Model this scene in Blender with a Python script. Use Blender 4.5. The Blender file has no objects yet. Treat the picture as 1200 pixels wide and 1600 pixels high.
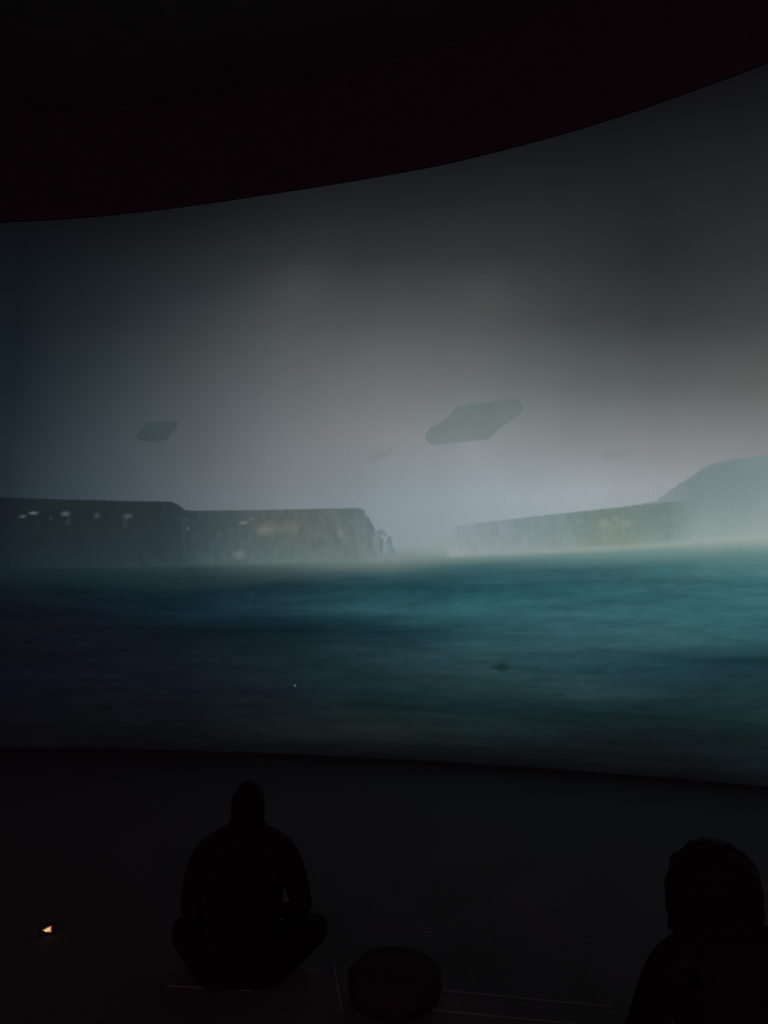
# A dark immersive hall: a large curved projection screen with a misty seascape,
# two viewers seated on the floor, a cushion and a small floor marker lamp.
import bpy, bmesh, math, random
from mathutils import Vector, Matrix

scene = bpy.context.scene
COL = scene.collection
random.seed(7)

# ------------------------------------------------------------------ camera
EYE = 1.62
PITCH = 0.16335
ROLL = -0.00340
cam_data = bpy.data.cameras.new('camera')
cam_data.sensor_fit = 'VERTICAL'
cam_data.sensor_height = 36.0
cam_data.lens = 36.0 * 1155.0 / 1600.0
cam_data.clip_start = 0.05
cam = bpy.data.objects.new('camera', cam_data)
COL.objects.link(cam)
cam.matrix_world = Matrix.Translation((0, 0, EYE)) @ Matrix.Rotation(math.pi / 2 + PITCH, 4, 'X') @ Matrix.Rotation(ROLL, 4, 'Z')
scene.camera = cam

# ------------------------------------------------------------------ world and exposure
world = bpy.data.worlds.new('dark_hall')
world.use_nodes = True
world.node_tree.nodes['Background'].inputs[0].default_value = (0.002, 0.001, 0.0012, 1)
world.node_tree.nodes['Background'].inputs[1].default_value = 1.0
scene.world = world
scene.view_settings.view_transform = 'Standard'
scene.view_settings.look = 'None'
scene.view_settings.exposure = 0.0
scene.view_settings.gamma = 1.0
scene.view_settings.use_curve_mapping = False

# added dim reddish fill lights, unseen far behind the viewers, lift the blacks
for hx, hy in ((-13.0, -11.0), (-7.0, -15.0), (-1.0, -15.0), (5.0, -11.0)):
    fill_data = bpy.data.lights.new('fill_light', 'POINT')
    fill_data.energy = 520.0
    fill_data.color = (1.0, 0.36, 0.55)
    fill_data.shadow_soft_size = 1.2
    fill_obj = bpy.data.objects.new('fill_light', fill_data)
    COL.objects.link(fill_obj)
    fill_obj.location = (hx, hy, 5.5)

# ------------------------------------------------------------------ the hall: a round room
CX, CY, RAD = -6.8536, -10.1487, 21.3388       # axis and radius of the curved screen
WALL_R = RAD + 0.35
ROOM_H = 10.6
SCREEN_LOW = 0.012

# The projected picture, in metres along the screen (s) and above the floor (h)
COLUMNS = [
    (1.02, [(0.08, 8, 8, 11), (0.17, 9, 9, 13), (0.99, 11, 11, 22), (1.55, 13, 15, 20), (1.93, 10, 16, 24), (2.31, 13, 24, 33), (2.60, 20, 32, 39), (2.79, 26, 38, 44), (3.58, 34, 46, 54), (4.49, 29, 41, 48), (5.53, 22, 33, 40), (6.60, 18, 27, 33), (7.70, 14, 20, 25), (8.25, 12, 15, 19)]),
    (2.53, [(0.05, 8, 8, 10), (0.18, 9, 11, 14), (0.54, 12, 15, 19), (0.99, 13, 17, 25), (1.54, 13, 19, 27), (1.92, 12, 22, 32), (2.29, 15, 31, 39), (2.58, 28, 44, 50), (2.77, 46, 60, 64), (3.55, 62, 75, 82), (4.45, 57, 69, 75), (5.48, 46, 57, 61), (6.54, 33, 41, 45), (7.64, 22, 28, 31), (8.29, 16, 19, 22)]),
    (4.05, [(-0.01, 8, 9, 10), (0.17, 10, 12, 14), (0.30, 11, 15, 18), (0.65, 14, 20, 25), (1.00, 15, 23, 31), (1.36, 15, 25, 34), (1.63, 11, 22, 30), (1.91, 17, 35, 44), (2.23, 17, 36, 44), (2.42, 35, 50, 55), (2.56, 40, 56, 60), (2.70, 62, 76, 78), (3.41, 90, 101, 107), (3.90, 88, 97, 102), (4.89, 78, 86, 89), (5.91, 62, 70, 72), (6.97, 42, 48, 51), (7.84, 27, 32, 34), (8.30, 20, 23, 25)]),
    (5.55, [(-0.02, 8, 9, 10), (0.15, 11, 14, 16), (0.29, 18, 26, 26), (0.59, 18, 27, 31), (1.02, 20, 33, 40), (1.36, 21, 36, 43), (1.65, 13, 30, 37), (1.82, 18, 40, 48), (1.98, 29, 56, 64), (2.30, 25, 50, 57), (2.48, 58, 76, 79), (2.61, 84, 99, 98), (2.72, 95, 111, 110), (3.35, 118, 130, 135), (3.73, 116, 125, 130), (4.30, 113, 118, 122), (5.27, 95, 100, 103), (6.28, 75, 79, 81), (7.31, 45, 50, 52), (7.95, 32, 36, 38), (8.30, 26, 29, 30)]),
    (6.97, [(-0.01, 8, 9, 11), (0.09, 11, 14, 16), (0.15, 13, 19, 20), (0.38, 24, 35, 33), (0.70, 20, 36, 38), (1.03, 25, 46, 52), (1.37, 30, 54, 60), (1.64, 20, 46, 52), (1.81, 28, 60, 66), (1.96, 42, 81, 87), (2.27, 28, 65, 72), (2.43, 60, 89, 94), (2.57, 106, 123, 119), (2.68, 118, 134, 132), (2.79, 132, 147, 152), (3.28, 133, 147, 154), (3.73, 131, 142, 146), (4.37, 128, 132, 134), (5.12, 107, 111, 113), (6.08, 77, 80, 82), (7.07, 48, 51, 53), (7.78, 33, 37, 39), (8.31, 25, 28, 30)]),
    (8.31, [(-0.01, 8, 9, 11), (0.09, 11, 15, 17), (0.18, 14, 21, 23), (0.43, 23, 37, 39), (0.74, 20, 39, 43), (1.06, 34, 59, 63), (1.38, 42, 73, 78), (1.62, 36, 73, 79), (1.94, 49, 94, 100), (2.23, 33, 76, 83), (2.49, 60, 96, 100), (2.58, 105, 130, 129), (2.67, 142, 156, 152), (2.94, 147, 160, 165), (3.37, 147, 161, 168), (4.06, 137, 144, 147), (4.95, 105, 110, 113), (5.86, 78, 81, 82), (6.79, 50, 53, 54), (7.76, 31, 34, 35), (8.27, 22, 25, 27)]),
    (9.54, [(-0.02, 8, 9, 11), (0.14, 12, 17, 19), (0.41, 17, 28, 30), (0.71, 20, 38, 41), (0.93, 36, 62, 67), (1.23, 35, 66, 71), (1.54, 46, 82, 88), (1.85, 50, 92, 98), (2.16, 42, 84, 91), (2.39, 51, 91, 97), (2.57, 100, 131, 129), (2.66, 150, 163, 155), (2.87, 152, 165, 168), (3.35, 153, 164, 170), (3.92, 131, 137, 139), (4.76, 94, 101, 103), (5.62, 63, 68, 71), (6.50, 46, 50, 52), (7.59, 29, 31, 33), (8.28, 20, 22, 24)]),
    (10.65, [(0.02, 8, 9, 11), (0.19, 13, 18, 20), (0.54, 17, 30, 32), (0.82, 24, 44, 47), (1.04, 28, 54, 60), (1.31, 28, 58, 64), (1.47, 44, 80, 85), (1.76, 52, 95, 100), (2.05, 47, 90, 96), (2.38, 60, 101, 105), (2.56, 108, 137, 134), (2.66, 146, 160, 152), (2.79, 150, 163, 163), (3.33, 150, 156, 160), (3.79, 131, 134, 136), (4.57, 90, 94, 95), (5.38, 57, 61, 63), (6.20, 40, 44, 46), (7.05, 32, 35, 37), (7.74, 25, 27, 28), (8.31, 17, 18, 20)]),
    (11.64, [(0.07, 12, 15, 18), (0.27, 16, 28, 32), (0.47, 18, 30, 31), (0.73, 24, 45, 44), (1.00, 28, 54, 58), (1.34, 23, 51, 57), (1.54, 44, 84, 89), (1.81, 51, 97, 102), (2.20, 57, 102, 107), (2.48, 95, 131, 130), (2.65, 150, 164, 158), (2.79, 152, 166, 166), (3.22, 146, 152, 154), (3.73, 128, 130, 131), (4.39, 94, 96, 96), (5.14, 63, 65, 66), (5.91, 46, 49, 51), (6.70, 36, 38, 39), (7.50, 26, 28, 29), (8.31, 15, 16, 18)]),
]
SCREEN_TOP = [(-0.06, 8.28), (0.57, 8.29), (1.65, 8.31), (2.73, 8.34), (3.83, 8.37), (4.91, 8.39), (5.97, 8.38), (7.00, 8.35), (7.98, 8.31), (8.91, 8.30), (9.79, 8.29), (10.62, 8.30), (11.39, 8.32), (12.10, 8.33)]
SHORE_LINE = [(1.04, 2.64), (2.55, 2.63), (4.06, 2.62), (5.55, 2.60), (6.97, 2.60), (7.88, 2.60), (8.73, 2.60), (9.54, 2.60), (10.29, 2.61), (11.00, 2.62), (11.65, 2.64)]
SHAPES = [
    ('hill_picture', 'pale grey-green hill with a rounded crest at the right of the projected seascape',
     [(10.29, 3.12), (10.49, 3.16), (10.70, 3.30), (10.90, 3.41), (11.06, 3.51), (11.17, 3.55), (11.34, 3.57), (11.73, 3.58), (11.98, 3.57)],
     [(10.27, 2.62), (11.00, 2.62), (11.65, 2.64), (11.90, 2.65)], 0.038, 0.057, 0.000,
     [(10.32, (138, 150, 153), (150, 164, 160)), (10.89, (117, 133, 135), (146, 162, 158)), (11.29, (114, 131, 134), (146, 162, 159)), (11.68, (119, 135, 138), (150, 165, 162))]),
    ('cliff_picture', 'long pale cliff fading into bright mist in the right half of the projected seascape',
     [(7.83, 2.69), (7.92, 2.95), (8.01, 3.03), (8.41, 3.06), (8.83, 3.08), (9.32, 3.10), (9.87, 3.12), (10.32, 3.14), (10.76, 3.14), (11.03, 3.13)],
     [(7.82, 2.60), (8.31, 2.60), (8.81, 2.60), (9.54, 2.61), (10.29, 2.62), (11.00, 2.63)], 0.033, 0.133, 0.429,
     [(7.89, (139, 153, 158), (145, 158, 158)), (8.75, (126, 141, 145), (140, 154, 154)), (9.36, (120, 137, 138), (138, 153, 149)), (9.72, (112, 129, 125), (132, 148, 140)), (10.17, (112, 128, 123), (130, 147, 139)), (10.68, (108, 127, 125), (132, 150, 145)), (11.02, (114, 132, 133), (140, 157, 153))]),
    ('cliff_picture', 'dark cliff with pale specks under a flat top at the left of the projected seascape',
     [(0.65, 3.73), (0.95, 3.71), (1.97, 3.66), (3.00, 3.61), (3.70, 3.58), (3.82, 3.52), (3.93, 3.44), (4.05, 3.40)],
     [(0.75, 2.62), (2.05, 2.61), (4.08, 2.59)], 0.033, 0.001, 0.152,
     [(0.97, (20, 29, 35), (21, 33, 41)), (1.58, (28, 38, 41), (27, 41, 48)), (2.50, (32, 43, 46), (36, 51, 57)), (3.52, (39, 51, 55), (46, 62, 67)), (4.03, (48, 62, 67), (55, 71, 75))]),
    ('headland_picture', 'grey-brown headland with ochre rock faces left of the bright gap in the mist',
     [(3.87, 3.44), (4.33, 3.42), (5.04, 3.40), (5.83, 3.38), (6.41, 3.36), (6.62, 3.35), (6.70, 3.31), (6.72, 3.26), (6.71, 3.22), (6.79, 3.15), (6.84, 3.06), (6.86, 2.93), (6.98, 2.90)],
     [(3.90, 2.60), (5.55, 2.58), (6.97, 2.57)], 0.029, 0.019, 0.019,
     [(3.93, (48, 62, 67), (55, 71, 75)), (4.44, (61, 75, 79), (70, 87, 90)), (5.04, (76, 88, 89), (87, 104, 105)), (5.54, (84, 95, 94), (96, 113, 112)), (6.03, (90, 101, 100), (101, 118, 117)), (6.60, (97, 111, 112), (110, 125, 124)), (6.98, (107, 120, 124), (122, 136, 135))]),
    ('rock_arch_picture', 'small grey rock arch at the foot of the headland in the projected seascape',
     [(6.81, 2.88), (6.84, 2.98), (6.88, 3.02), (6.96, 3.04), (7.01, 2.99), (7.05, 2.90)],
     [(6.81, 2.58), (6.90, 2.57), (6.92, 2.66), (6.92, 2.91), (7.01, 2.92), (7.05, 2.89)], 0.024, 0.019, 0.019,
     [(6.81, (108, 124, 127), (112, 128, 128)), (7.03, (122, 137, 143), (124, 139, 143))]),
    ('sea_stack_picture', 'pointed grey sea stack standing alone beside the rock arch',
     [(6.97, 2.78), (7.00, 2.85), (7.03, 2.91), (7.06, 2.94), (7.09, 2.91), (7.11, 2.81), (7.14, 2.74), (7.18, 2.60)],
     [(6.97, 2.76), (7.01, 2.73), (7.03, 2.59), (7.10, 2.58), (7.18, 2.57)], 0.024, 0.019, 0.019,
     [(6.98, (116, 131, 137), (120, 135, 138)), (7.17, (120, 135, 141), (124, 139, 142))]),
    ('floating_slab_picture', 'large dark grey slab floating in the misty sky of the projection',
     [(7.58, 4.29), (7.61, 4.33), (7.66, 4.41), (7.80, 4.46), (7.92, 4.53), (7.99, 4.61), (8.03, 4.65), (8.19, 4.68), (8.47, 4.67), (8.73, 4.68), (8.88, 4.67), (8.92, 4.61), (8.96, 4.54)],
     [(7.58, 4.28), (7.61, 4.21), (7.67, 4.16), (7.76, 4.16), (8.15, 4.16), (8.45, 4.16), (8.52, 4.21), (8.61, 4.28), (8.75, 4.37), (8.88, 4.43), (8.96, 4.51)], 0.029, 0.019, 0.019,
     [(7.60, (110, 121, 122), (116, 128, 129)), (8.24, (103, 115, 114), (117, 129, 130)), (8.88, (100, 111, 110), (110, 119, 120))]),
    ('floating_slab_picture', 'small dark slab floating above the left cliff in the projection',
     [(3.08, 4.61), (3.14, 4.71), (3.23, 4.81), (3.31, 4.83), (3.58, 4.82), (3.71, 4.83), (3.77, 4.80)],
     [(3.08, 4.59), (3.18, 4.53), (3.54, 4.51), (3.61, 4.57), (3.68, 4.65), (3.77, 4.78)], 0.038, 0.019, 0.019,
     [(3.16, (56, 69, 72), (57, 70, 73)), (3.83, (64, 76, 79), (65, 77, 80))]),
    ('floating_slab_picture', 'faint smallest slab floating left of the large slab in the projection',
     [(6.71, 4.00), (6.76, 4.07), (6.85, 4.14), (6.98, 4.16), (7.10, 4.17), (7.14, 4.13)],
     [(6.71, 3.99), (6.77, 3.97), (6.90, 4.00), (7.04, 4.06), (7.14, 4.13)], 0.038, 0.019, 0.019,
     [(6.74, (122, 128, 131), (124, 130, 133)), (7.09, (126, 131, 134), (127, 132, 135))]),
    ('floating_slab_picture', 'very faint hazy slab floating above the right cliff in the projection',
     [(9.89, 3.78), (10.00, 3.85), (10.11, 3.90), (10.26, 3.93), (10.44, 3.93)],
     [(9.89, 3.76), (9.98, 3.73), (10.17, 3.74), (10.33, 3.81), (10.44, 3.91)], 0.076, 0.019, 0.019,
     [(9.87, (127, 136, 138), (130, 138, 140)), (10.38, (128, 134, 136), (130, 136, 138))]),
]
SPOTS = [
    (1.341, 3.407, 0.071, 0.035, (96, 108, 104), 0.47),
    (1.509, 3.454, 0.092, 0.030, (112, 124, 119), 0.51),
    (2.019, 3.436, 0.082, 0.049, (100, 113, 108), 0.47),
    (2.068, 3.317, 0.061, 0.078, (60, 72, 71), 0.39),
    (2.522, 3.396, 0.061, 0.059, (78, 92, 90), 0.39),
    (3.013, 3.374, 0.093, 0.049, (96, 108, 104), 0.43),
    (2.979, 3.268, 0.051, 0.098, (60, 72, 71), 0.39),
    (1.790, 3.371, 0.040, 0.029, (66, 78, 77), 0.39),
    (3.981, 3.164, 0.051, 0.038, (92, 106, 105), 0.47),
    (3.935, 3.290, 0.102, 0.038, (70, 84, 86), 0.31),
    (4.865, 3.220, 0.090, 0.033, (126, 134, 128), 0.47),
    (4.799, 2.763, 0.109, 0.084, (116, 128, 124), 0.55),
    (4.469, 3.064, 0.030, 0.028, (100, 112, 110), 0.39),
    (5.245, 3.121, 0.257, 0.122, (128, 124, 113), 0.39),
    (5.590, 3.117, 0.176, 0.130, (124, 122, 110), 0.39),
    (5.933, 3.002, 0.231, 0.110, (112, 112, 103), 0.31),
    (6.336, 3.004, 0.067, 0.090, (134, 134, 124), 0.47),
    (6.270, 2.952, 0.038, 0.145, (76, 88, 90), 0.39),
    (5.738, 3.065, 0.039, 0.092, (78, 86, 86), 0.31),
    (6.031, 2.889, 0.172, 0.073, (80, 94, 95), 0.27),
    (6.461, 2.783, 0.151, 0.126, (102, 120, 114), 0.31),
    (5.596, 2.795, 0.194, 0.092, (82, 102, 104), 0.27),
    (5.157, 3.087, 0.119, 0.075, (132, 124, 114), 0.27),
    (4.993, 3.262, 0.060, 0.028, (120, 126, 118), 0.31),
    (4.830, 3.052, 0.060, 0.094, (66, 78, 80), 0.31),
    (9.902, 2.940, 0.090, 0.071, (146, 154, 141), 0.55),
    (10.150, 2.931, 0.088, 0.054, (144, 152, 138), 0.47),
    (9.603, 2.985, 0.062, 0.024, (142, 152, 142), 0.39),
    (9.997, 2.879, 0.194, 0.070, (136, 145, 132), 0.31),
    (9.777, 2.735, 0.302, 0.071, (126, 142, 132), 0.23),
    (9.398, 2.999, 0.063, 0.113, (136, 151, 150), 0.31),
    (10.033, 2.986, 0.045, 0.040, (150, 156, 142), 0.31),
    (9.527, 2.694, 0.047, 0.032, (150, 162, 154), 0.31),
    (8.565, 1.205, 0.114, 0.071, (17, 38, 42), 0.80),
    (8.466, 1.195, 0.082, 0.040, (22, 44, 48), 0.60),
    (9.231, 0.879, 0.154, 0.046, (20, 42, 46), 0.60),
    (9.749, 1.387, 0.134, 0.061, (36, 70, 75), 0.50),
    (10.847, 1.884, 0.068, 0.036, (46, 86, 92), 0.50),
    (10.189, 0.773, 0.127, 0.043, (16, 32, 35), 0.60),
    (8.597, 0.907, 0.401, 0.071, (26, 48, 52), 0.40),
    (5.847, 2.202, 0.058, 0.035, (20, 42, 50), 0.50),
    (5.687, 0.923, 0.024, 0.022, (92, 108, 110), 0.90),
    (1.712, 1.716, 0.597, 0.028, (26, 22, 20), 0.50),
    (6.971, 1.640, 1.315, 0.042, (18, 42, 48), 0.50),
    (4.400, 1.668, 1.169, 0.054, (10, 22, 29), 0.50),
    (11.236, 1.317, 0.437, 0.056, (20, 44, 50), 0.60),
    (7.146, 0.660, 0.949, 0.073, (15, 28, 30), 0.60),
    (6.608, 0.380, 0.799, 0.066, (27, 38, 35), 0.50),
    (9.140, 0.559, 0.897, 0.068, (16, 30, 31), 0.50),
    (7.832, 0.159, 0.743, 0.078, (11, 17, 19), 0.70),
    (9.653, 0.203, 0.784, 0.073, (12, 18, 20), 0.60),
    (8.702, 1.657, 0.482, 0.032, (36, 68, 74), 0.50),
    (6.603, 2.362, 0.645, 0.035, (30, 62, 68), 0.40),
    (3.470, 2.426, 1.201, 0.047, (20, 40, 46), 0.50),
    (5.113, 0.637, 0.850, 0.069, (12, 20, 22), 0.40),
    (5.682, 6.560, 0.611, 0.724, (76, 75, 77), 0.25),
    (8.486, 6.025, 0.440, 0.560, (84, 82, 80), 0.25),
    (11.250, 2.390, 0.445, 0.101, (92, 128, 128), 0.30),
]


# ------------------------------------------------------------------ helpers
def lin(c):
    r = []
    for v in c[:3]:
        v = v / 255.0
        r.append(v / 12.92 if v <= 0.04045 else ((v + 0.055) / 1.055) ** 2.4)
    return (r[0], r[1], r[2], 1.0)


def interp(pts, x):
    if x <= pts[0][0]:
        return pts[0][1]
    for a, b in zip(pts, pts[1:]):
        if x <= b[0]:
            t = (x - a[0]) / max(b[0] - a[0], 1e-6)
            return a[1] + (b[1] - a[1]) * t
    return pts[-1][1]


def on_arc(s, h, r):
    a = s / RAD
    return Vector((CX + r * math.sin(a), CY + r * math.cos(a), h))


def link(name, bm, mat, parent=None, smooth=False):
    me = bpy.data.meshes.new(name)
    bm.normal_update()
    bm.to_mesh(me)
    bm.free()
    if mat:
        me.materials.append(mat)
    if smooth:
        for f in me.polygons:
            f.use_smooth = True
    o = bpy.data.objects.new(name, me)
    COL.objects.link(o)
    if parent:
        o.parent = parent
    return o


def structure(o):
    o['kind'] = 'structure'
    return o


def thing(name, label, cat, loc=(0, 0, 0), rz=0.0, group=None):
    o = bpy.data.objects.new(name, None)
    COL.objects.link(o)
    o.location = loc
    o.rotation_euler = (0, 0, rz)
    o.empty_display_size = 0.1
    o['label'] = label
    o['category'] = cat
    if group:
        o['group'] = group
    return o


def plain(name, rgb, rough=0.7, bump=0.0, scale=60.0, vary=0.25, spec=0.3):
    """Procedural matte material: base colour broken up by noise, with fine relief."""
    m = bpy.data.materials.new(name)
    m.use_nodes = True
    nt = m.node_tree
    b = nt.nodes['Principled BSDF']
    b.inputs['Roughness'].default_value = rough
    b.inputs['Specular IOR Level'].default_value = spec
    tc = nt.nodes.new('ShaderNodeTexCoord')
    n = nt.nodes.new('ShaderNodeTexNoise')
    n.inputs['Scale'].default_value = scale
    n.inputs['Detail'].default_value = 4
    nt.links.new(tc.outputs['Object'], n.inputs['Vector'])
    mx = nt.nodes.new('ShaderNodeMix')
    mx.data_type = 'RGBA'
    mx.inputs[6].default_value = tuple(v * (1 - vary) for v in rgb) + (1,)
    mx.inputs[7].default_value = tuple(v * (1 + vary) for v in rgb) + (1,)
    nt.links.new(n.outputs['Fac'], mx.inputs[0])
    nt.links.new(mx.outputs[2], b.inputs['Base Color'])
    if bump:
        bp = nt.nodes.new('ShaderNodeBump')
        bp.inputs['Strength'].default_value = bump
        bp.inputs['Distance'].default_value = 0.004
        nt.links.new(n.outputs['Fac'], bp.inputs['Height'])
        nt.links.new(bp.outputs[0], b.inputs['Normal'])
    return m


# ------------------------------------------------------------------ the picture shown by the screen
def picture_material():
    m = bpy.data.materials.new('projected_seascape')
    m.use_nodes = True
    nt = m.node_tree
    N, L = nt.nodes.new, nt.links.new
    bsdf = nt.nodes['Principled BSDF']
    bsdf.inputs['Base Color'].default_value = (0.008, 0.008, 0.008, 1)
    bsdf.inputs['Roughness'].default_value = 0.95
    bsdf.inputs['Specular IOR Level'].default_value = 0.0
    uv = N('ShaderNodeUVMap')
    uv.uv_map = 'UVMap'
    sep = N('ShaderNodeSeparateXYZ')
    L(uv.outputs[0], sep.inputs[0])
    S, H0 = sep.outputs[0], sep.outputs[1]

    def math_node(op, a, b=None, clamp=False):
        n = N('ShaderNodeMath')
        n.operation = op
        n.use_clamp = clamp
        for i, v in enumerate((a, b)):
            if v is None:
                continue
            if isinstance(v, (int, float)):
                n.inputs[i].default_value = v
            else:
                L(v, n.inputs[i])
        return n.outputs[0]

    def rng(v, a, b, c=0.0, d=1.0, smooth=False):
        n = N('ShaderNodeMapRange')
        n.interpolation_type = 'SMOOTHSTEP' if smooth else 'LINEAR'
        n.clamp = True
        L(v, n.inputs[0])
        for i, q in enumerate((a, b, c, d)):
            n.inputs[1 + i].default_value = q
        return n.outputs[0]

    def mix(f, a, b, mode='MIX'):
        n = N('ShaderNodeMix')
        n.data_type = 'RGBA'
        n.blend_type = mode
        for i, v in ((0, f), (6, a), (7, b)):
            if isinstance(v, (int, float)):
                n.inputs[i].default_value = v
            elif isinstance(v, tuple):
                n.inputs[i].default_value = v
            else:
                L(v, n.inputs[i])
        return n.outputs[2]

    def noise(sx, sy, detail=3.0, seed=0.0, rough=0.55):
        mp = N('ShaderNodeMapping')
        mp.inputs['Scale'].default_value = (sx, sy, 1)
        mp.inputs['Location'].default_value = (seed, seed * 0.7, seed * 1.3)
        L(uv.outputs[0], mp.inputs[0])
        n = N('ShaderNodeTexNoise')
        n.inputs['Scale'].default_value = 1.0
        n.inputs['Detail'].default_value = detail
        n.inputs['Roughness'].default_value = rough
        L(mp.outputs[0], n.inputs[0])
        return n.outputs['Fac']

    # slow swell lets the wave bands of the sea rise and fall a little
    sea = rng(H0, 2.55, 2.2, 0, 1, True)
    swell = math_node('MULTIPLY', math_node('SUBTRACT', noise(0.45, 1.6, 3, 3.1), 0.5), 0.15)
    H = math_node('ADD', H0, math_node('MULTIPLY', swell, sea))

    # sky and sea: vertical colour ramps standing side by side along the screen
    HLO, HHI = -0.5, 9.0
    hn = rng(H, HLO, HHI)
    prev = None
    prev_s = None
    for s, rows in COLUMNS:
        r = N('ShaderNodeValToRGB')
        cr = r.color_ramp
        cr.interpolation = 'LINEAR'
        while len(cr.elements) > 1:
            cr.elements.remove(cr.elements[-1])
        for i, (h, *c) in enumerate(rows):
            pos = (h - HLO) / (HHI - HLO)
            e = cr.elements[0] if i == 0 else cr.elements.new(pos)
            e.position = pos
            e.color = lin(c)
        L(hn, r.inputs[0])
        if prev is None:
            prev = r.outputs[0]
        else:
            prev = mix(rng(S, prev_s, s), prev, r.outputs[0])
        prev_s = s
    col = prev

    # waves on the sea, drifting mist in the sky
    w1 = math_node('SUBTRACT', noise(0.9, 9.0, 5, 1.7, 0.6), 0.5)
    w2 = math_node('SUBTRACT', noise(5.0, 16.0, 4, 8.2, 0.65), 0.5)
    w = math_node('ADD', math_node('MULTIPLY', w1, 1.0), math_node('MULTIPLY', w2, 0.55))
    sea_gain = math_node('ADD', math_node('MULTIPLY', math_node('MULTIPLY', w, sea), 1.0), 1.0)
    m1 = math_node('SUBTRACT', noise(0.9, 0.45, 4, 5.3), 0.5)
    sky_gain = math_node('ADD', math_node('MULTIPLY', m1, 0.16), 1.0)
    gain = math_node('MULTIPLY', sea_gain, sky_gain)
    cc = N('ShaderNodeCombineXYZ')
    for i in range(3):
        L(gain, cc.inputs[i])
    col = mix(1.0, col, cc.outputs[0], 'MULTIPLY')

    # ragged outline and rock texture shared by the pictured land
    rag = math_node('SUBTRACT', noise(14, 14, 4, 2.2, 0.6), 0.5)
    rock = math_node('SUBTRACT', noise(11, 4.5, 6, 6.6, 0.65), 0.5)

    def curve(pts, s0, s1, h0, h1):
        n = N('ShaderNodeFloatCurve')
        c = n.mapping.curves[0]
        pp = [((s - s0) / (s1 - s0), (h - h0) / (h1 - h0)) for s, h in pts]
        c.points[0].location = pp[0]
        c.points[1].location = pp[-1]
        for q in pp[1:-1]:
            c.points.new(*q)
        for q in c.points:
            q.handle_type = 'VECTOR'
        n.mapping.update()
        L(rng(S, s0, s1), n.inputs[1])
        return rng(n.outputs[0], 0, 1, h0, h1)

    for name, label, top, low, soft, fade0, fade1, stops in SHAPES:
        s0 = min(top[0][0], low[0][0])
        s1 = max(top[-1][0], low[-1][0])
        hh = [q[1] for q in top + low]
        h0, h1 = min(hh) - 0.02, max(hh) + 0.02
        t = curve(top, s0, s1, h0, h1)
        b = curve(low, s0, s1, h0, h1)
        jag = math_node('MULTIPLY', rag, soft * 1.1)
        up = math_node('ADD', math_node('SUBTRACT', t, H0), jag)
        dn = math_node('ADD', math_node('SUBTRACT', H0, b), jag)
        land = 'slab' not in name
        mask = rng(up, -soft / 2, soft / 2, smooth=True)
        mask = math_node('MULTIPLY', mask, rng(dn, -soft / 2, soft / 2 if not land else soft * 2.5, smooth=True))
        mask = math_node('MULTIPLY', mask, rng(S, s0, s0 + fade0, smooth=True))
        if fade1 > 0:
            mask = math_node('MULTIPLY', mask, rng(S, s1 - fade1, s1, 1, 0, True))
        # colour: along the shape, and from its crest to its foot
        ra, rb = N('ShaderNodeValToRGB'), N('ShaderNodeValToRGB')
        for r, k in ((ra, 1), (rb, 2)):
            cr = r.color_ramp
            while len(cr.elements) > 1:
                cr.elements.remove(cr.elements[-1])
            for i, st in enumerate(stops):
                pos = min(max((st[0] - s0) / (s1 - s0), 0), 1)
                e = cr.elements[0] if i == 0 else cr.elements.new(pos)
                e.position = pos
                e.color = lin(st[k])
            L(rng(S, s0, s1), r.inputs[0])
        down = N('ShaderNodeMapRange')
        L(H0, down.inputs[0]); L(t, down.inputs[1]); L(b, down.inputs[2])
        c = mix(math_node('POWER', down.outputs[0], 1.7 if land else 1.0), ra.outputs[0], rb.outputs[0])
        if True:
            depth = {'hill_picture': 0.14, 'floating_slab_picture': 0.10, 'cliff_picture': 0.38}.get(name, 0.6)
            g = math_node('ADD', math_node('MULTIPLY', rock, depth), 1.0)
            gc = N('ShaderNodeCombineXYZ')
            for i in range(3):
                L(g, gc.inputs[i])
            c = mix(1.0, c, gc.outputs[0], 'MULTIPLY')
        col = mix(mask, col, c)

    # pale rock faces, specks of light, dark swirls in the water
    wob = math_node('MULTIPLY', rag, 1.0)
    for s, h, rs, rh, c, amount in SPOTS:
        dx = math_node('MULTIPLY', math_node('SUBTRACT', S, s), 1.0 / rs)
        dy = math_node('MULTIPLY', math_node('SUBTRACT', H0, h), 1.0 / rh)
        d = math_node('SQRT', math_node('ADD', math_node('MULTIPLY', dx, dx), math_node('MULTIPLY', dy, dy)))
        d = math_node('ADD', d, wob)
        col = mix(rng(d, 1.25, 0.0, 0, amount, True), col, lin(c))

    # weave of the screen cloth
    we = math_node('ADD', math_node('MULTIPLY', math_node('SUBTRACT', noise(60, 9, 2, 4.4), 0.5), 0.10),
                   math_node('MULTIPLY', math_node('SUBTRACT', noise(75, 75, 2, 9.4), 0.5), 0.10))
    we = math_node('ADD', we, 1.0)
    wc = N('ShaderNodeCombineXYZ')
    for i in range(3):
        L(we, wc.inputs[i])
    col = mix(1.0, col, wc.outputs[0], 'MULTIPLY')
    L(col, bsdf.inputs['Emission Color'])
    bsdf.inputs['Emission Strength'].default_value = 1.0
    m.cycles.emission_sampling = 'NONE'
    return m


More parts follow.
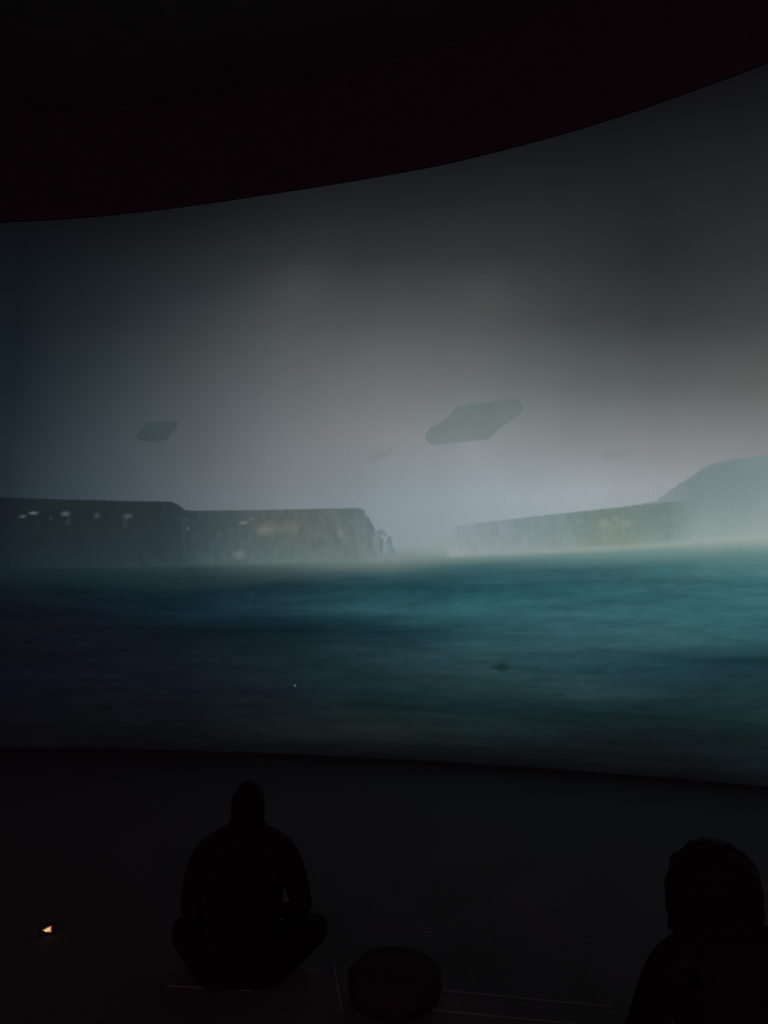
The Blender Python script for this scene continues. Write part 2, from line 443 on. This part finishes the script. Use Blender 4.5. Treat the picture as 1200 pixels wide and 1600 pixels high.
def strip(name, lo, hi, s0, s1, off, mat, parent, ns=None, nh=1, label=None):
    """A piece of the curved screen between two heights lo(s) and hi(s)."""
    bm = bmesh.new()
    uvl = bm.loops.layers.uv.new('UVMap')
    ns = ns or max(4, int((s1 - s0) / 0.12))
    rows = []
    for i in range(ns + 1):
        s = s0 + (s1 - s0) * i / ns
        a, b = lo(s), hi(s)
        b = max(b, a + 0.004)
        rows.append([(bm.verts.new(on_arc(s, a + (b - a) * j / nh, RAD - off)), (s, a + (b - a) * j / nh)) for j in range(nh + 1)])
    for i in range(ns):
        for j in range(nh):
            q = (rows[i][j], rows[i][j + 1], rows[i + 1][j + 1], rows[i + 1][j])
            f = bm.faces.new([v for v, _ in q])
            for lp, (_, t) in zip(f.loops, q):
                lp[uvl].uv = t
    o = link(name, bm, mat, parent, True)
    if label:
        o['label'] = label
    return o


# ------------------------------------------------------------------ structure
black_wall = plain('black_wall_paint', (0.030, 0.028, 0.029), 0.9, 0.2, 6, 0.3, 0.1)
black_ceiling = plain('black_ceiling_cloth', (0.065, 0.085, 0.078), 0.95, 0.2, 3, 0.3, 0.05)
floor_mat = plain('dark_carpet', (0.050, 0.052, 0.052), 0.85, 0.4, 40, 0.35, 0.12)
seam_mat = plain('dull_metal_strip', (0.075, 0.085, 0.08), 0.7, 0.0, 30, 0.2, 0.2)


def disk(name, z, mat):
    bm = bmesh.new()
    c = bm.verts.new((CX, CY, z))
    ring = [bm.verts.new((CX + WALL_R * math.sin(a), CY + WALL_R * math.cos(a), z))
            for a in [2 * math.pi * i / 128 for i in range(128)]]
    for i in range(128):
        bm.faces.new((c, ring[i], ring[(i + 1) % 128]) if z > 1 else (c, ring[(i + 1) % 128], ring[i]))
    return structure(link(name, bm, mat))


def wall(name, a0, a1, n):
    bm = bmesh.new()
    cols = []
    for i in range(n + 1):
        a = a0 + (a1 - a0) * i / n
        cols.append([bm.verts.new((CX + WALL_R * math.sin(a), CY + WALL_R * math.cos(a), z)) for z in (0, ROOM_H)])
    for i in range(n):
        bm.faces.new((cols[i][0], cols[i + 1][0], cols[i + 1][1], cols[i][1]))
    return structure(link(name, bm, mat=black_wall, smooth=True))


disk('floor', 0.0, floor_mat)
disk('ceiling', ROOM_H, black_ceiling)
wall('wall_front', -0.55, 1.05, 96)
wall('wall_back', 1.05, 2 * math.pi - 0.55, 160)

# ------------------------------------------------------------------ the curved projection screen
S0, S1 = -6.0, 17.5
pic = picture_material()
screen = thing('projection_screen', 'huge curved projection screen showing a misty sea with cliffs and floating slabs', 'screen', on_arc(5.0, 0, RAD))
screen_inv = Matrix.Translation(-Vector(screen.location))


def part(o):
    o.data.transform(screen_inv)
    return o


shore = lambda s: interp(SHORE_LINE, s)
top_edge = lambda s: interp(SCREEN_TOP, s)
part(strip('sky_picture', shore, top_edge, S0, S1, 0, pic, screen, 220, 6, 'dark grey sky brightening into mist above the pictured horizon'))
part(strip('sea_picture', lambda s: SCREEN_LOW, shore, S0, S1, 0, pic, screen, 220, 3, 'dark teal sea with blurred waves below the pictured cliffs'))
for i, (name, label, top, low, soft, fade0, fade1, stops) in enumerate(SHAPES):
    s0, s1 = min(top[0][0], low[0][0]), max(top[-1][0], low[-1][0])
    lo = lambda s, low=low, soft=soft: interp(low, s) - soft * 0.6
    hi = lambda s, top=top, soft=soft: interp(top, s) + soft * 0.6
    if fade1 == 0:
        s1 = S1
    if s0 < 1.0:
        s0 = S0
    part(strip(name, lo, hi, s0, s1, 0.004 + 0.002 * i, pic, screen, max(12, int((s1 - s0) / 0.03)), 1, label))

# dark hem and batten that hold the cloth
hem = plain('black_hem_cloth', (0.035, 0.033, 0.034), 0.95, 0.0, 30, 0.2, 0.05)


def band(name, h_lo, h_hi, r_in, r_out, mat):
    bm = bmesh.new()
    n = 200
    rings = []
    for i in range(n + 1):
        s = S0 + (S1 - S0) * i / n
        a, b = h_lo(s), h_hi(s)
        rings.append([bm.verts.new(on_arc(s, h, r)) for h, r in ((a, r_in), (b, r_in), (b, r_out), (a, r_out))])
    for i in range(n):
        for j in range(4):
            k = (j + 1) % 4
            bm.faces.new((rings[i][j], rings[i][k], rings[i + 1][k], rings[i + 1][j]))
    bm.faces.new(rings[0])
    bm.faces.new(rings[-1][::-1])
    return part(link(name, bm, mat, screen))


band('top_batten', top_edge, lambda s: top_edge(s) + 0.10, RAD - 0.03, RAD + 0.05, hem)
band('bottom_hem', lambda s: 0.004, lambda s: SCREEN_LOW, RAD - 0.02, RAD + 0.03, hem)

# ------------------------------------------------------------------ floor strips
def floor_strip(name, a, b, width=0.014, height=0.004):
    a, b = Vector(a), Vector(b)
    d = (b - a).normalized()
    n = Vector((-d.y, d.x)) * width / 2
    bm = bmesh.new()
    lo = [bm.verts.new((p.x, p.y, 0.0005)) for p in (a - n, b - n, b + n, a + n)]
    hi = [bm.verts.new((p.x, p.y, height)) for p in (a - n * .7, b - n * .7, b + n * .7, a + n * .7)]
    bm.faces.new(hi)
    for i in range(4):
        k = (i + 1) % 4
        bm.faces.new((lo[i], lo[k], hi[k], hi[i]))
    return structure(link(name, bm, seam_mat))


floor_strip('trim_1', (-0.89, 4.09), (-0.32, 3.92))
floor_strip('trim_2', (-1.02, 3.77), (-0.62, 3.72))
floor_strip('trim_3', (0.22, 3.72), (1.00, 3.55))
floor_strip('trim_4', (0.17, 3.54), (0.80, 3.41))
floor_strip('trim_5', (-0.26, 4.00), (-0.19, 3.52))

# ------------------------------------------------------------------ viewers
cloth_mats = {
    'a': plain('black_coat_cloth', (0.010, 0.0075, 0.008), 0.95, 0.5, 80, 0.4, 0.05),
    'b': plain('black_jumper_cloth', (0.010, 0.0075, 0.008), 0.95, 0.5, 80, 0.4, 0.05),
}
trouser_mat = plain('dark_trouser_cloth', (0.012, 0.010, 0.012), 0.95, 0.3, 90, 0.3, 0.05)
skin_mat = plain('skin', (0.05, 0.034, 0.028), 0.7, 0.1, 50, 0.1, 0.2)
hair_mat = plain('dark_hair', (0.006, 0.004, 0.004), 0.8, 0.3, 120, 0.4, 0.1)
shoe_mat = plain('dark_shoe', (0.01, 0.01, 0.011), 0.7, 0.1, 60, 0.2, 0.2)


def skin_body(name, verts, edges, radii, mat, parent, levels=2, root=0):
    me = bpy.data.meshes.new(name)
    me.from_pydata(verts, edges, [])
    o = bpy.data.objects.new(name, me)
    COL.objects.link(o)
    md = o.modifiers.new('skin', 'SKIN')
    md.use_smooth_shade = True
    for i, sv in enumerate(me.skin_vertices[0].data):
        r = radii[i]
        sv.radius = r if isinstance(r, tuple) else (r, r)
        sv.use_root = (i == root)
    sub = o.modifiers.new('subdivision', 'SUBSURF')
    sub.levels = sub.render_levels = levels
    dg = bpy.context.evaluated_depsgraph_get()
    ev = o.evaluated_get(dg)
    me2 = bpy.data.meshes.new_from_object(ev)
    o.modifiers.clear()
    o.data = me2
    me2.name = name
    me2.materials.clear()
    me2.materials.append(mat)
    for f in me2.polygons:
        f.use_smooth = True
        f.material_index = 0
    o.parent = parent
    return o


def chain(points):
    """points: list of (name, parent name, xyz, radius) -> verts, edges, radii"""
    idx = {}
    v, e, r = [], [], []
    for n, p, xyz, rad in points:
        idx[n] = len(v)
        v.append(xyz)
        r.append(rad)
        if p:
            e.append((idx[p], idx[n]))
    return v, e, r


def make_head(parent, z, y, lean, hair_kind):
    """Head with face (turned to the screen, +Y), ears and neck blend; hair as a child of the thing."""
    bm = bmesh.new()
    bmesh.ops.create_icosphere(bm, subdivisions=4, radius=1.0)
    for v in bm.verts:
        x, yy, zz = v.co
        w = 0.074 * (1.0 - 0.22 * max(0, -zz) ** 1.5)
        d = 0.094 * (1.0 - 0.16 * max(0, -zz))
        h = 0.118
        p = Vector((x * w, yy * d, zz * h))
        f = max(0, yy)
        # jaw forward, nose, brow, eye sockets, mouth
        if zz < -0.35:
            p.y += 0.018 * f
        p.y += 0.024 * math.exp(-((x / 0.16) ** 2 + ((zz + 0.16) / 0.20) ** 2)) * (yy > 0)
        p.y += 0.006 * math.exp(-(((zz - 0.18) / 0.10) ** 2)) * f
        for sx in (-1, 1):
            p.y -= 0.011 * math.exp(-(((x - sx * 0.42) / 0.20) ** 2 + ((zz - 0.03) / 0.12) ** 2)) * (yy > 0)
        p.y += 0.007 * math.exp(-((x / 0.30) ** 2 + ((zz + 0.50) / 0.09) ** 2)) * (yy > 0)
        p.y -= 0.005 * math.exp(-((x / 0.30) ** 2 + ((zz + 0.42) / 0.04) ** 2)) * (yy > 0)
        v.co = p
    for sx in (-1, 1):
        ear = bmesh.ops.create_uvsphere(bm, u_segments=12, v_segments=8, radius=1.0)
        for v in ear['verts']:
            x, yy, zz = v.co
            v.co = Vector((sx * 0.074 + x * 0.010 + sx * 0.006, -0.010 + yy * 0.018 - 0.006 * x * sx, -0.012 + zz * 0.031))
    rot = Matrix.Rotation(lean, 4, 'X')
    bm.transform(Matrix.Translation((0, y, z)) @ rot)
    head = link('head', bm, skin_mat, parent, True)
    # hair cap
    bm = bmesh.new()
    bmesh.ops.create_icosphere(bm, subdivisions=5, radius=1.0)
    kill = []
    rnd = random.Random(3)
    bumps = [(Vector((rnd.gauss(0, 1), rnd.gauss(0, 1), rnd.gauss(0, 1))).normalized(), rnd.uniform(.5, 1)) for _ in range(90)]
    for v in bm.verts:
        n = v.co.normalized()
        x, yy, zz = n
        if hair_kind == 'short':
            k, amp, wide = 1.10, 0.03, 1.0
            cut = -0.55 if yy < 0.1 else -0.55 + (yy - 0.1) * 2.0
        else:
            k, amp, wide = 1.24, 0.14, 1.62 / (1.0 if zz > 0 else math.sqrt(1.0 - min(zz * zz, 0.78)))
            cut = -0.85 if yy < 0.25 else -0.85 + (yy - 0.25) * 3.0
        if zz < cut:
            kill.append(v)
        q = 0.0
        for b, a in bumps:
            dd = (n - b).length
            if dd < 0.30:
                q = max(q, a * (1 - dd / 0.30))
        kk = k + amp * q
        v.co = Vector((x * 0.074 * kk * wide, yy * 0.094 * kk - 0.004, zz * 0.118 * (kk if zz > 0 else kk * 0.97)))
    bmesh.ops.delete(bm, geom=kill, context='VERTS')
    bm.transform(Matrix.Translation((0, y, z)) @ rot)
    hair = link('hair', bm, hair_mat, parent, True)
    hair.modifiers.new('thickness', 'SOLIDIFY').thickness = 0.006
    return head, hair


def seated_viewer(name, label, loc, rz, key, hair_kind, arm_out):
    t = thing(name, label, 'person', loc, rz, None)
    # facing +Y, sitting on the floor with knees drawn up and crossed ankles; hands resting on the shins
    A = arm_out
    pts = [
        ('pelvis', None, (0, 0, 0.135), (0.205, 0.135)),
        ('waist', 'pelvis', (0, 0.00, 0.29), (0.185, 0.125)),
        ('chest', 'waist', (0, 0.015, 0.46), (0.215, 0.130)),
        ('collar', 'chest', (0, 0.030, 0.625), (0.115, 0.095)),
        ('neck', 'collar', (0, 0.055, 0.690), 0.060),
        ('skull', 'neck', (0, 0.080, 0.770), 0.050),
    ]
    for s, k in ((-1, 'l'), (1, 'r')):
        pts += [
            ('tr' + k, 'collar', (s * 0.100, 0.03, 0.655), 0.074),
            ('sh' + k, 'tr' + k, (s * 0.185, 0.03, 0.600), 0.078),
            ('ua' + k, 'sh' + k, (s * (0.222 + A * .5), 0.07, 0.460), 0.064),
            ('el' + k, 'ua' + k, (s * (0.240 + A), 0.14, 0.320), 0.053),
            ('fa' + k, 'el' + k, (s * (0.20 + A * .6), 0.25, 0.265), 0.050),
            ('wr' + k, 'fa' + k, (s * 0.150, 0.350, 0.235), 0.034),
            ('hip' + k, 'pelvis', (s * 0.125, 0.03, 0.115), 0.112),
            ('th' + k, 'hip' + k, (s * 0.255, 0.17, 0.160), 0.088),
            ('kn' + k, 'th' + k, (s * 0.350, 0.32, 0.175), 0.066),
            ('ca' + k, 'kn' + k, (s * 0.17, 0.40, 0.120), 0.056),
            ('an' + k, 'ca' + k, (-s * 0.02, 0.40 + 0.07 * s, 0.060), 0.042),
        ]
    v, e, r = chain(pts)
    body = skin_body('body', v, e, r, cloth_mats[key], t, 2)
    # hands: palm and five bent fingers each, closed over the shin
    for s in (-1, 1):
        wr = Vector((s * 0.150, 0.350, 0.235))
        fw = Vector((-s * 0.72, 0.62, -0.18)).normalized()
        up = Vector((0, 0.28, 1)).normalized()
        side = fw.cross(up).normalized() * s
        P = [('w', None, tuple(wr - fw * 0.015), (0.026, 0.020)), ('p', 'w', tuple(wr + fw * 0.05), (0.036, 0.015)),
             ('k', 'p', tuple(wr + fw * 0.082), (0.037, 0.013))]
        for f, (o, ln) in enumerate(((0.029, 0.066), (0.010, 0.075), (-0.010, 0.070), (-0.028, 0.055))):
            b0 = wr + fw * 0.086 + side * o
            b1 = b0 + (fw * 0.9 - up * 0.35).normalized() * ln * 0.42
            b2 = b1 + (fw * 0.5 - up * 0.9).normalized() * ln * 0.33
            b3 = b2 + (fw * 0.1 - up).normalized() * ln * 0.25
            P += [('a%d' % f, 'k', tuple(b0), 0.0095), ('b%d' % f, 'a%d' % f, tuple(b1), 0.009),
                  ('c%d' % f, 'b%d' % f, tuple(b2), 0.0082), ('d%d' % f, 'c%d' % f, tuple(b3), 0.007)]
        b0 = wr + fw * 0.03 + side * 0.030
        b1 = b0 + (fw * 0.6 + side * 0.8).normalized() * 0.038
        b2 = b1 + (fw * 0.9 + side * 0.2 - up * 0.3).normalized() * 0.032
        P += [('t0', 'p', tuple(b0), 0.013), ('t1', 't0', tuple(b1), 0.0105), ('t2', 't1', tuple(b2), 0.0085)]
        hv, he, hr = chain(P)
        skin_body('hand', hv, he, hr, skin_mat, t, 1)
    # shoes
    for s in (-1, 1):
        bm = bmesh.new()
        bmesh.ops.create_uvsphere(bm, u_segments=20, v_segments=12, radius=1.0)
        for q in bm.verts:
            x, y, z = q.co
            zz = max(z, -0.55)
            q.co = Vector((x * 0.125, y * 0.046 * (1 + 0.12 * x), zz * 0.052 * (1.0 - 0.28 * x)))
        bm.transform(Matrix.Translation((-s * 0.085, 0.435 + 0.075 * s, 0.031)) @ Matrix.Rotation((math.pi if s > 0 else 0) + s * 0.25, 4, 'Z'))
        link('shoe', bm, shoe_mat, t, True)
    make_head(t, 0.785 if hair_kind == 'short' else 0.80, 0.10, -0.25 if hair_kind == 'short' else 0.05, hair_kind)
    # collar ring of the garment
    bm = bmesh.new()
    n = 24
    prof = [(0.118, 0.635), (0.112, 0.680), (0.098, 0.715), (0.084, 0.738), (0.074, 0.730), (0.080, 0.680)]
    rings = []
    for i in range(n):
        a = 2 * math.pi * i / n
        rings.append([bm.verts.new((math.cos(a) * r_, 0.055 + math.sin(a) * r_ * 0.85, z_)) for r_, z_ in prof])
    for i in range(n):
        k = (i + 1) % n
        for j in range(len(prof)):
            m_ = (j + 1) % len(prof)
            bm.faces.new((rings[i][j], rings[k][j], rings[k][m_], rings[i][m_]))
    link('coat_collar' if key == 'a' else 'jumper_collar', bm, cloth_mats[key], t, True)
    return t


seated_viewer('person', 'person in a dark coat with short hair sitting on the floor, facing the screen', (-0.66, 3.68, 0), 0.05, 'a', 'short', 0.03)
seated_viewer('person', 'person with bushy tousled hair sitting on the floor by the right edge', (1.07, 2.47, 0), 0.05, 'b', 'bushy', 0.03)

# ------------------------------------------------------------------ floor cushion
def floor_cushion(loc, rz):
    t = thing('floor_cushion', 'low round dark cushion lying on the floor near the bottom edge of the picture', 'cushion', loc, rz)
    mat = plain('dark_cushion_cloth', (0.016, 0.013, 0.014), 0.95, 0.4, 70, 0.3, 0.05)
    bm = bmesh.new()
    n, rad = 40, 0.21
    prof = [(0.0, 0.0), (0.72, 0.0), (0.92, 0.03), (1.0, 0.085), (0.95, 0.14), (0.75, 0.18), (0.4, 0.19), (0.06, 0.175), (0.0, 0.172)]
    rings = []
    for r_, z_ in prof:
        if r_ == 0:
            rings.append([bm.verts.new((0, 0, z_))])
        else:
            rings.append([bm.verts.new((math.cos(2 * math.pi * i / n) * rad * r_ * (1 + 0.012 * math.sin(i * 1.57)),
                                        math.sin(2 * math.pi * i / n) * rad * r_, z_)) for i in range(n)])
    for a, b in zip(rings, rings[1:]):
        for i in range(n):
            k = (i + 1) % n
            if len(a) == 1:
                bm.faces.new((a[0], b[k], b[i]))
            elif len(b) == 1:
                bm.faces.new((a[i], a[k], b[0]))
            else:
                bm.faces.new((a[i], a[k], b[k], b[i]))
    link('cover', bm, mat, t, True)
    bm = bmesh.new()
    m = 8
    rg = []
    for i in range(n):
        a = 2 * math.pi * i / n
        rg.append([bm.verts.new((math.cos(a) * (rad * 0.965 + 0.006 * math.cos(2 * math.pi * j / m)),
                                 math.sin(a) * (rad * 0.965 + 0.006 * math.cos(2 * math.pi * j / m)),
                                 0.132 + 0.006 * math.sin(2 * math.pi * j / m))) for j in range(m)])
    for i in range(n):
        for j in range(m):
            bm.faces.new((rg[i][j], rg[(i + 1) % n][j], rg[(i + 1) % n][(j + 1) % m], rg[i][(j + 1) % m]))
    link('piping', bm, plain('cushion_piping', (0.014, 0.013, 0.013), 0.9, 0, 50, 0.2, 0.1), t, True)
    bm = bmesh.new()
    bmesh.ops.create_uvsphere(bm, u_segments=12, v_segments=8, radius=0.016)
    bm.transform(Matrix.Translation((0, 0, 0.178)) @ Matrix.Diagonal((1, 1, .5, 1)))
    link('button', bm, mat, t, True)
    return t


floor_cushion((0.04, 3.58, 0), 0.3)

# ------------------------------------------------------------------ floor marker lamp
def marker_lamp(loc, rz):
    t = thing('marker_lamp', 'tiny orange marker lamp glowing at floor level in the dark lower left corner', 'lamp', loc, rz)
    dark = plain('lamp_housing', (0.012, 0.011, 0.011), 0.6, 0, 40, 0.2, 0.3)
    bm = bmesh.new()
    bmesh.ops.create_cube(bm, size=1.0)
    bm.transform(Matrix.Translation((0, 0.02, 0.03)) @ Matrix.Diagonal((0.085, 0.03, 0.06, 1)))
    bmesh.ops.bevel(bm, geom=list(bm.edges), offset=0.005, segments=2, affect='EDGES')
    link('housing', bm, dark, t)

    def glow(name, rgb, power):
        m = bpy.data.materials.new(name)
        m.use_nodes = True
        nt = m.node_tree
        b = nt.nodes['Principled BSDF']
        b.inputs['Base Color'].default_value = (0.05, 0.03, 0.02, 1)
        n = nt.nodes.new('ShaderNodeTexNoise')
        n.inputs['Scale'].default_value = 90
        tc = nt.nodes.new('ShaderNodeTexCoord')
        nt.links.new(tc.outputs['Object'], n.inputs[0])
        mx = nt.nodes.new('ShaderNodeMix')
        mx.data_type = 'RGBA'
        mx.inputs[6].default_value = tuple(v * 0.45 for v in lin(rgb)[:3]) + (1,)
        mx.inputs[7].default_value = lin(rgb)
        nt.links.new(n.outputs['Fac'], mx.inputs[0])
        nt.links.new(mx.outputs[2], b.inputs['Emission Color'])
        b.inputs['Emission Strength'].default_value = power
        return m
    # wedge-shaped lens, wide end on the right
    bm = bmesh.new()
    tri = [(-0.020, 0.031), (0.002, 0.041), (0.021, 0.046), (0.022, 0.017), (0.002, 0.022)]
    f_ = [bm.verts.new((x, -0.003, z)) for x, z in tri]
    b_ = [bm.verts.new((x, 0.006, z)) for x, z in tri]
    bm.faces.new(f_)
    bm.faces.new(b_[::-1])
    for i in range(5):
        k = (i + 1) % 5
        bm.faces.new((f_[k], f_[i], b_[i], b_[k]))
    bmesh.ops.recalc_face_normals(bm, faces=list(bm.faces))
    link('lens', bm, glow('warm_lens', (244, 168, 112), 1.0), t)
    for x, z in ((-0.003, 0.0275), (0.008, 0.034)):
        bm = bmesh.new()
        bmesh.ops.create_uvsphere(bm, u_segments=12, v_segments=8, radius=0.0052)
        bm.transform(Matrix.Translation((x, -0.003, z)) @ Matrix.Diagonal((1, .5, 1, 1)))
        link('bulb', bm, glow('bright_bulb', (255, 232, 170), 1.5), t, True)
    return t


marker_lamp((-1.849, 4.353, 0), 0.40)
